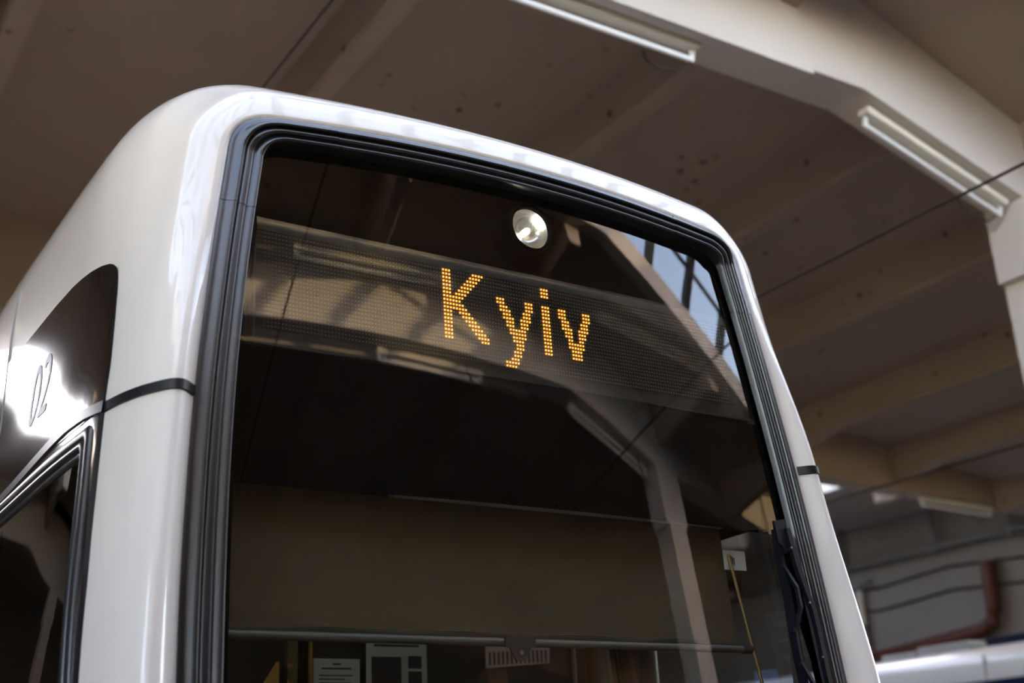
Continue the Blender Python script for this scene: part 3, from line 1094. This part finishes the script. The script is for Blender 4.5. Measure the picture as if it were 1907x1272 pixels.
def sheet(label, x0, x1, z0, z1, y=1.325):
    o = MB().box(x0, x1, y, y + .003, z0, z1).build('notice_sheet', M_paper)
    return tag(o, label, 'paper')
o = sheet('plain white typed notice on the cab back wall, left of the photo notice', -.062, .118, 1.60, 1.815)
b = MB()
b.box(.012, .042, 1.3235, 1.325, 1.793, 1.799)
b.box(-.03, .085, 1.3235, 1.325, 1.778, 1.784)
for k, w_ in enumerate((.13, .10, .125, .06)):
    b.box(-.04, -.04 + w_, 1.3235, 1.325, 1.755 - k * .013, 1.759 - k * .013)
b.build('text_line', M_ink, o)
o = sheet('white notice with dark photographs on the cab back wall, under the blind', .145, .393, 1.60, 1.884)
b = MB()
b.box(.175, .36, 1.3235, 1.325, 1.862, 1.870)
b.build('text_line', M_ink, o)
MB().box(.165, .285, 1.3232, 1.325, 1.66, 1.825).build('printed_photo', M_photo, o)
for z in (1.785, 1.73, 1.675):
    MB().box(.315, .37, 1.3232, 1.325, z, z + .045).build('printed_photo', M_photo, o)
b = MB()
b.prism([(.650, 1.790), (.945, 1.815), (.950, 1.882), (.652, 1.872)], 'y', 1.325, 1.328)
o = tag(b.build('notice_sheet', M_paper), 'narrow white strip with upright text columns behind the blind latch', 'paper')
b = MB()
for k in range(14):
    x = .665 + k * .02
    b.box(x, x + .008, 1.3235, 1.325, 1.802 + k * .0012, 1.85 + k * .0012)
b.build('text_line', M_ink, o)

# ------------------------------------------------------------------ wiper, parked upright at the right
WP = bpy.data.objects.new('windscreen_wiper', None)
COL.objects.link(WP)
WP.parent = TRAM
def gp(x, z, d):
    return (x, ys(x, z) - d, z)
spine = [(.838, 2.05), (.834, 2.00), (.830, 1.93), (.832, 1.85), (.828, 1.76), (.824, 1.67), (.828, 1.58), (.82, 1.48), (.83, 1.36)]
MB().bar([gp(x - .012, z, .004) for x, z in spine], .003, .012, up=(0, 1, 0)).build('rubber_blade', M_wiper, WP)
MB().bar([gp(x - .012, z, .018) for x, z in spine], .005, .005, up=(0, 1, 0)).build('blade_spine', M_wiper, WP)
arm = [(.842, 2.045), (.850, 1.98), (.858, 1.92), (.872, 1.86), (.889, 1.80), (.893, 1.72), (.893, 1.62), (.90, 1.50), (.91, 1.3), (.90, 1.1)]
MB().bar([gp(x, z, .040) for x, z in arm], .0085, .008, up=(0, 1, 0)).build('wiper_arm', M_wiper, WP, smooth=True)
b = MB()
b.prism([(.792, 2.066), (.836, 2.074), (.846, 2.03), (.840, 1.985), (.826, 1.968), (.815, 1.99), (.800, 2.0)], 'y', ys(.82, 2.0) - .036, ys(.82, 2.0) - .026)
b.build('head_block', M_wiper, WP)
for (x, z) in ((.850, 1.985), (.884, 1.82), (.893, 1.66)):
    c = MB()
    p = gp(x, z, .046)
    c.box(p[0] - .014, p[0] + .014, p[1], p[1] + .012, z - .008, z + .008)
    cl = c.build('clip', M_wiper, WP)
    MB().tube([(p[0] - .01, p[1] - .003, z), (p[0] - .01, p[1] + .002, z)], .0035, 8).build('rivet', M_bolt, cl)
for (za, zb_) in ((1.93, 1.74), (1.64, 1.45)):
    zm = (za + zb_) / 2
    fx = lambda z: interp(-z, [-q[1] for q in spine], [q[0] for q in spine]) - .012
    MB().bar([gp(fx(za), za, .018), gp(fx(zm) + .02, zm + .03, .036), gp(fx(zm) + .02, zm - .03, .036), gp(fx(zb_), zb_, .018)], .005, .006, up=(0, 1, 0)).build('yoke', M_wiper, WP)
    for z in (za, zb_):
        p = gp(fx(z), z, .022)
        c = MB()
        c.box(p[0] - .012, p[0] + .012, p[1], p[1] + .014, z - .006, z + .006)
        c.build('clip', M_wiper, WP)

# running gear, so that the tram stands on its rails
MB().box(-1.02, 1.02, .3, 8.2, .30, .5).build('underframe', M_dark, TRAM)
for y in (1.6, 3.4, 6.4):
    for x in (-.72, .72):
        MB().tube([(x - .06, y, .33), (x + .06, y, .33)], .33, 24).build('wheel', M_rail, TRAM, smooth=True)
    MB().tube([(-.72, y, .33), (.72, y, .33)], .06, 10).build('axle', M_dark, TRAM, smooth=True)
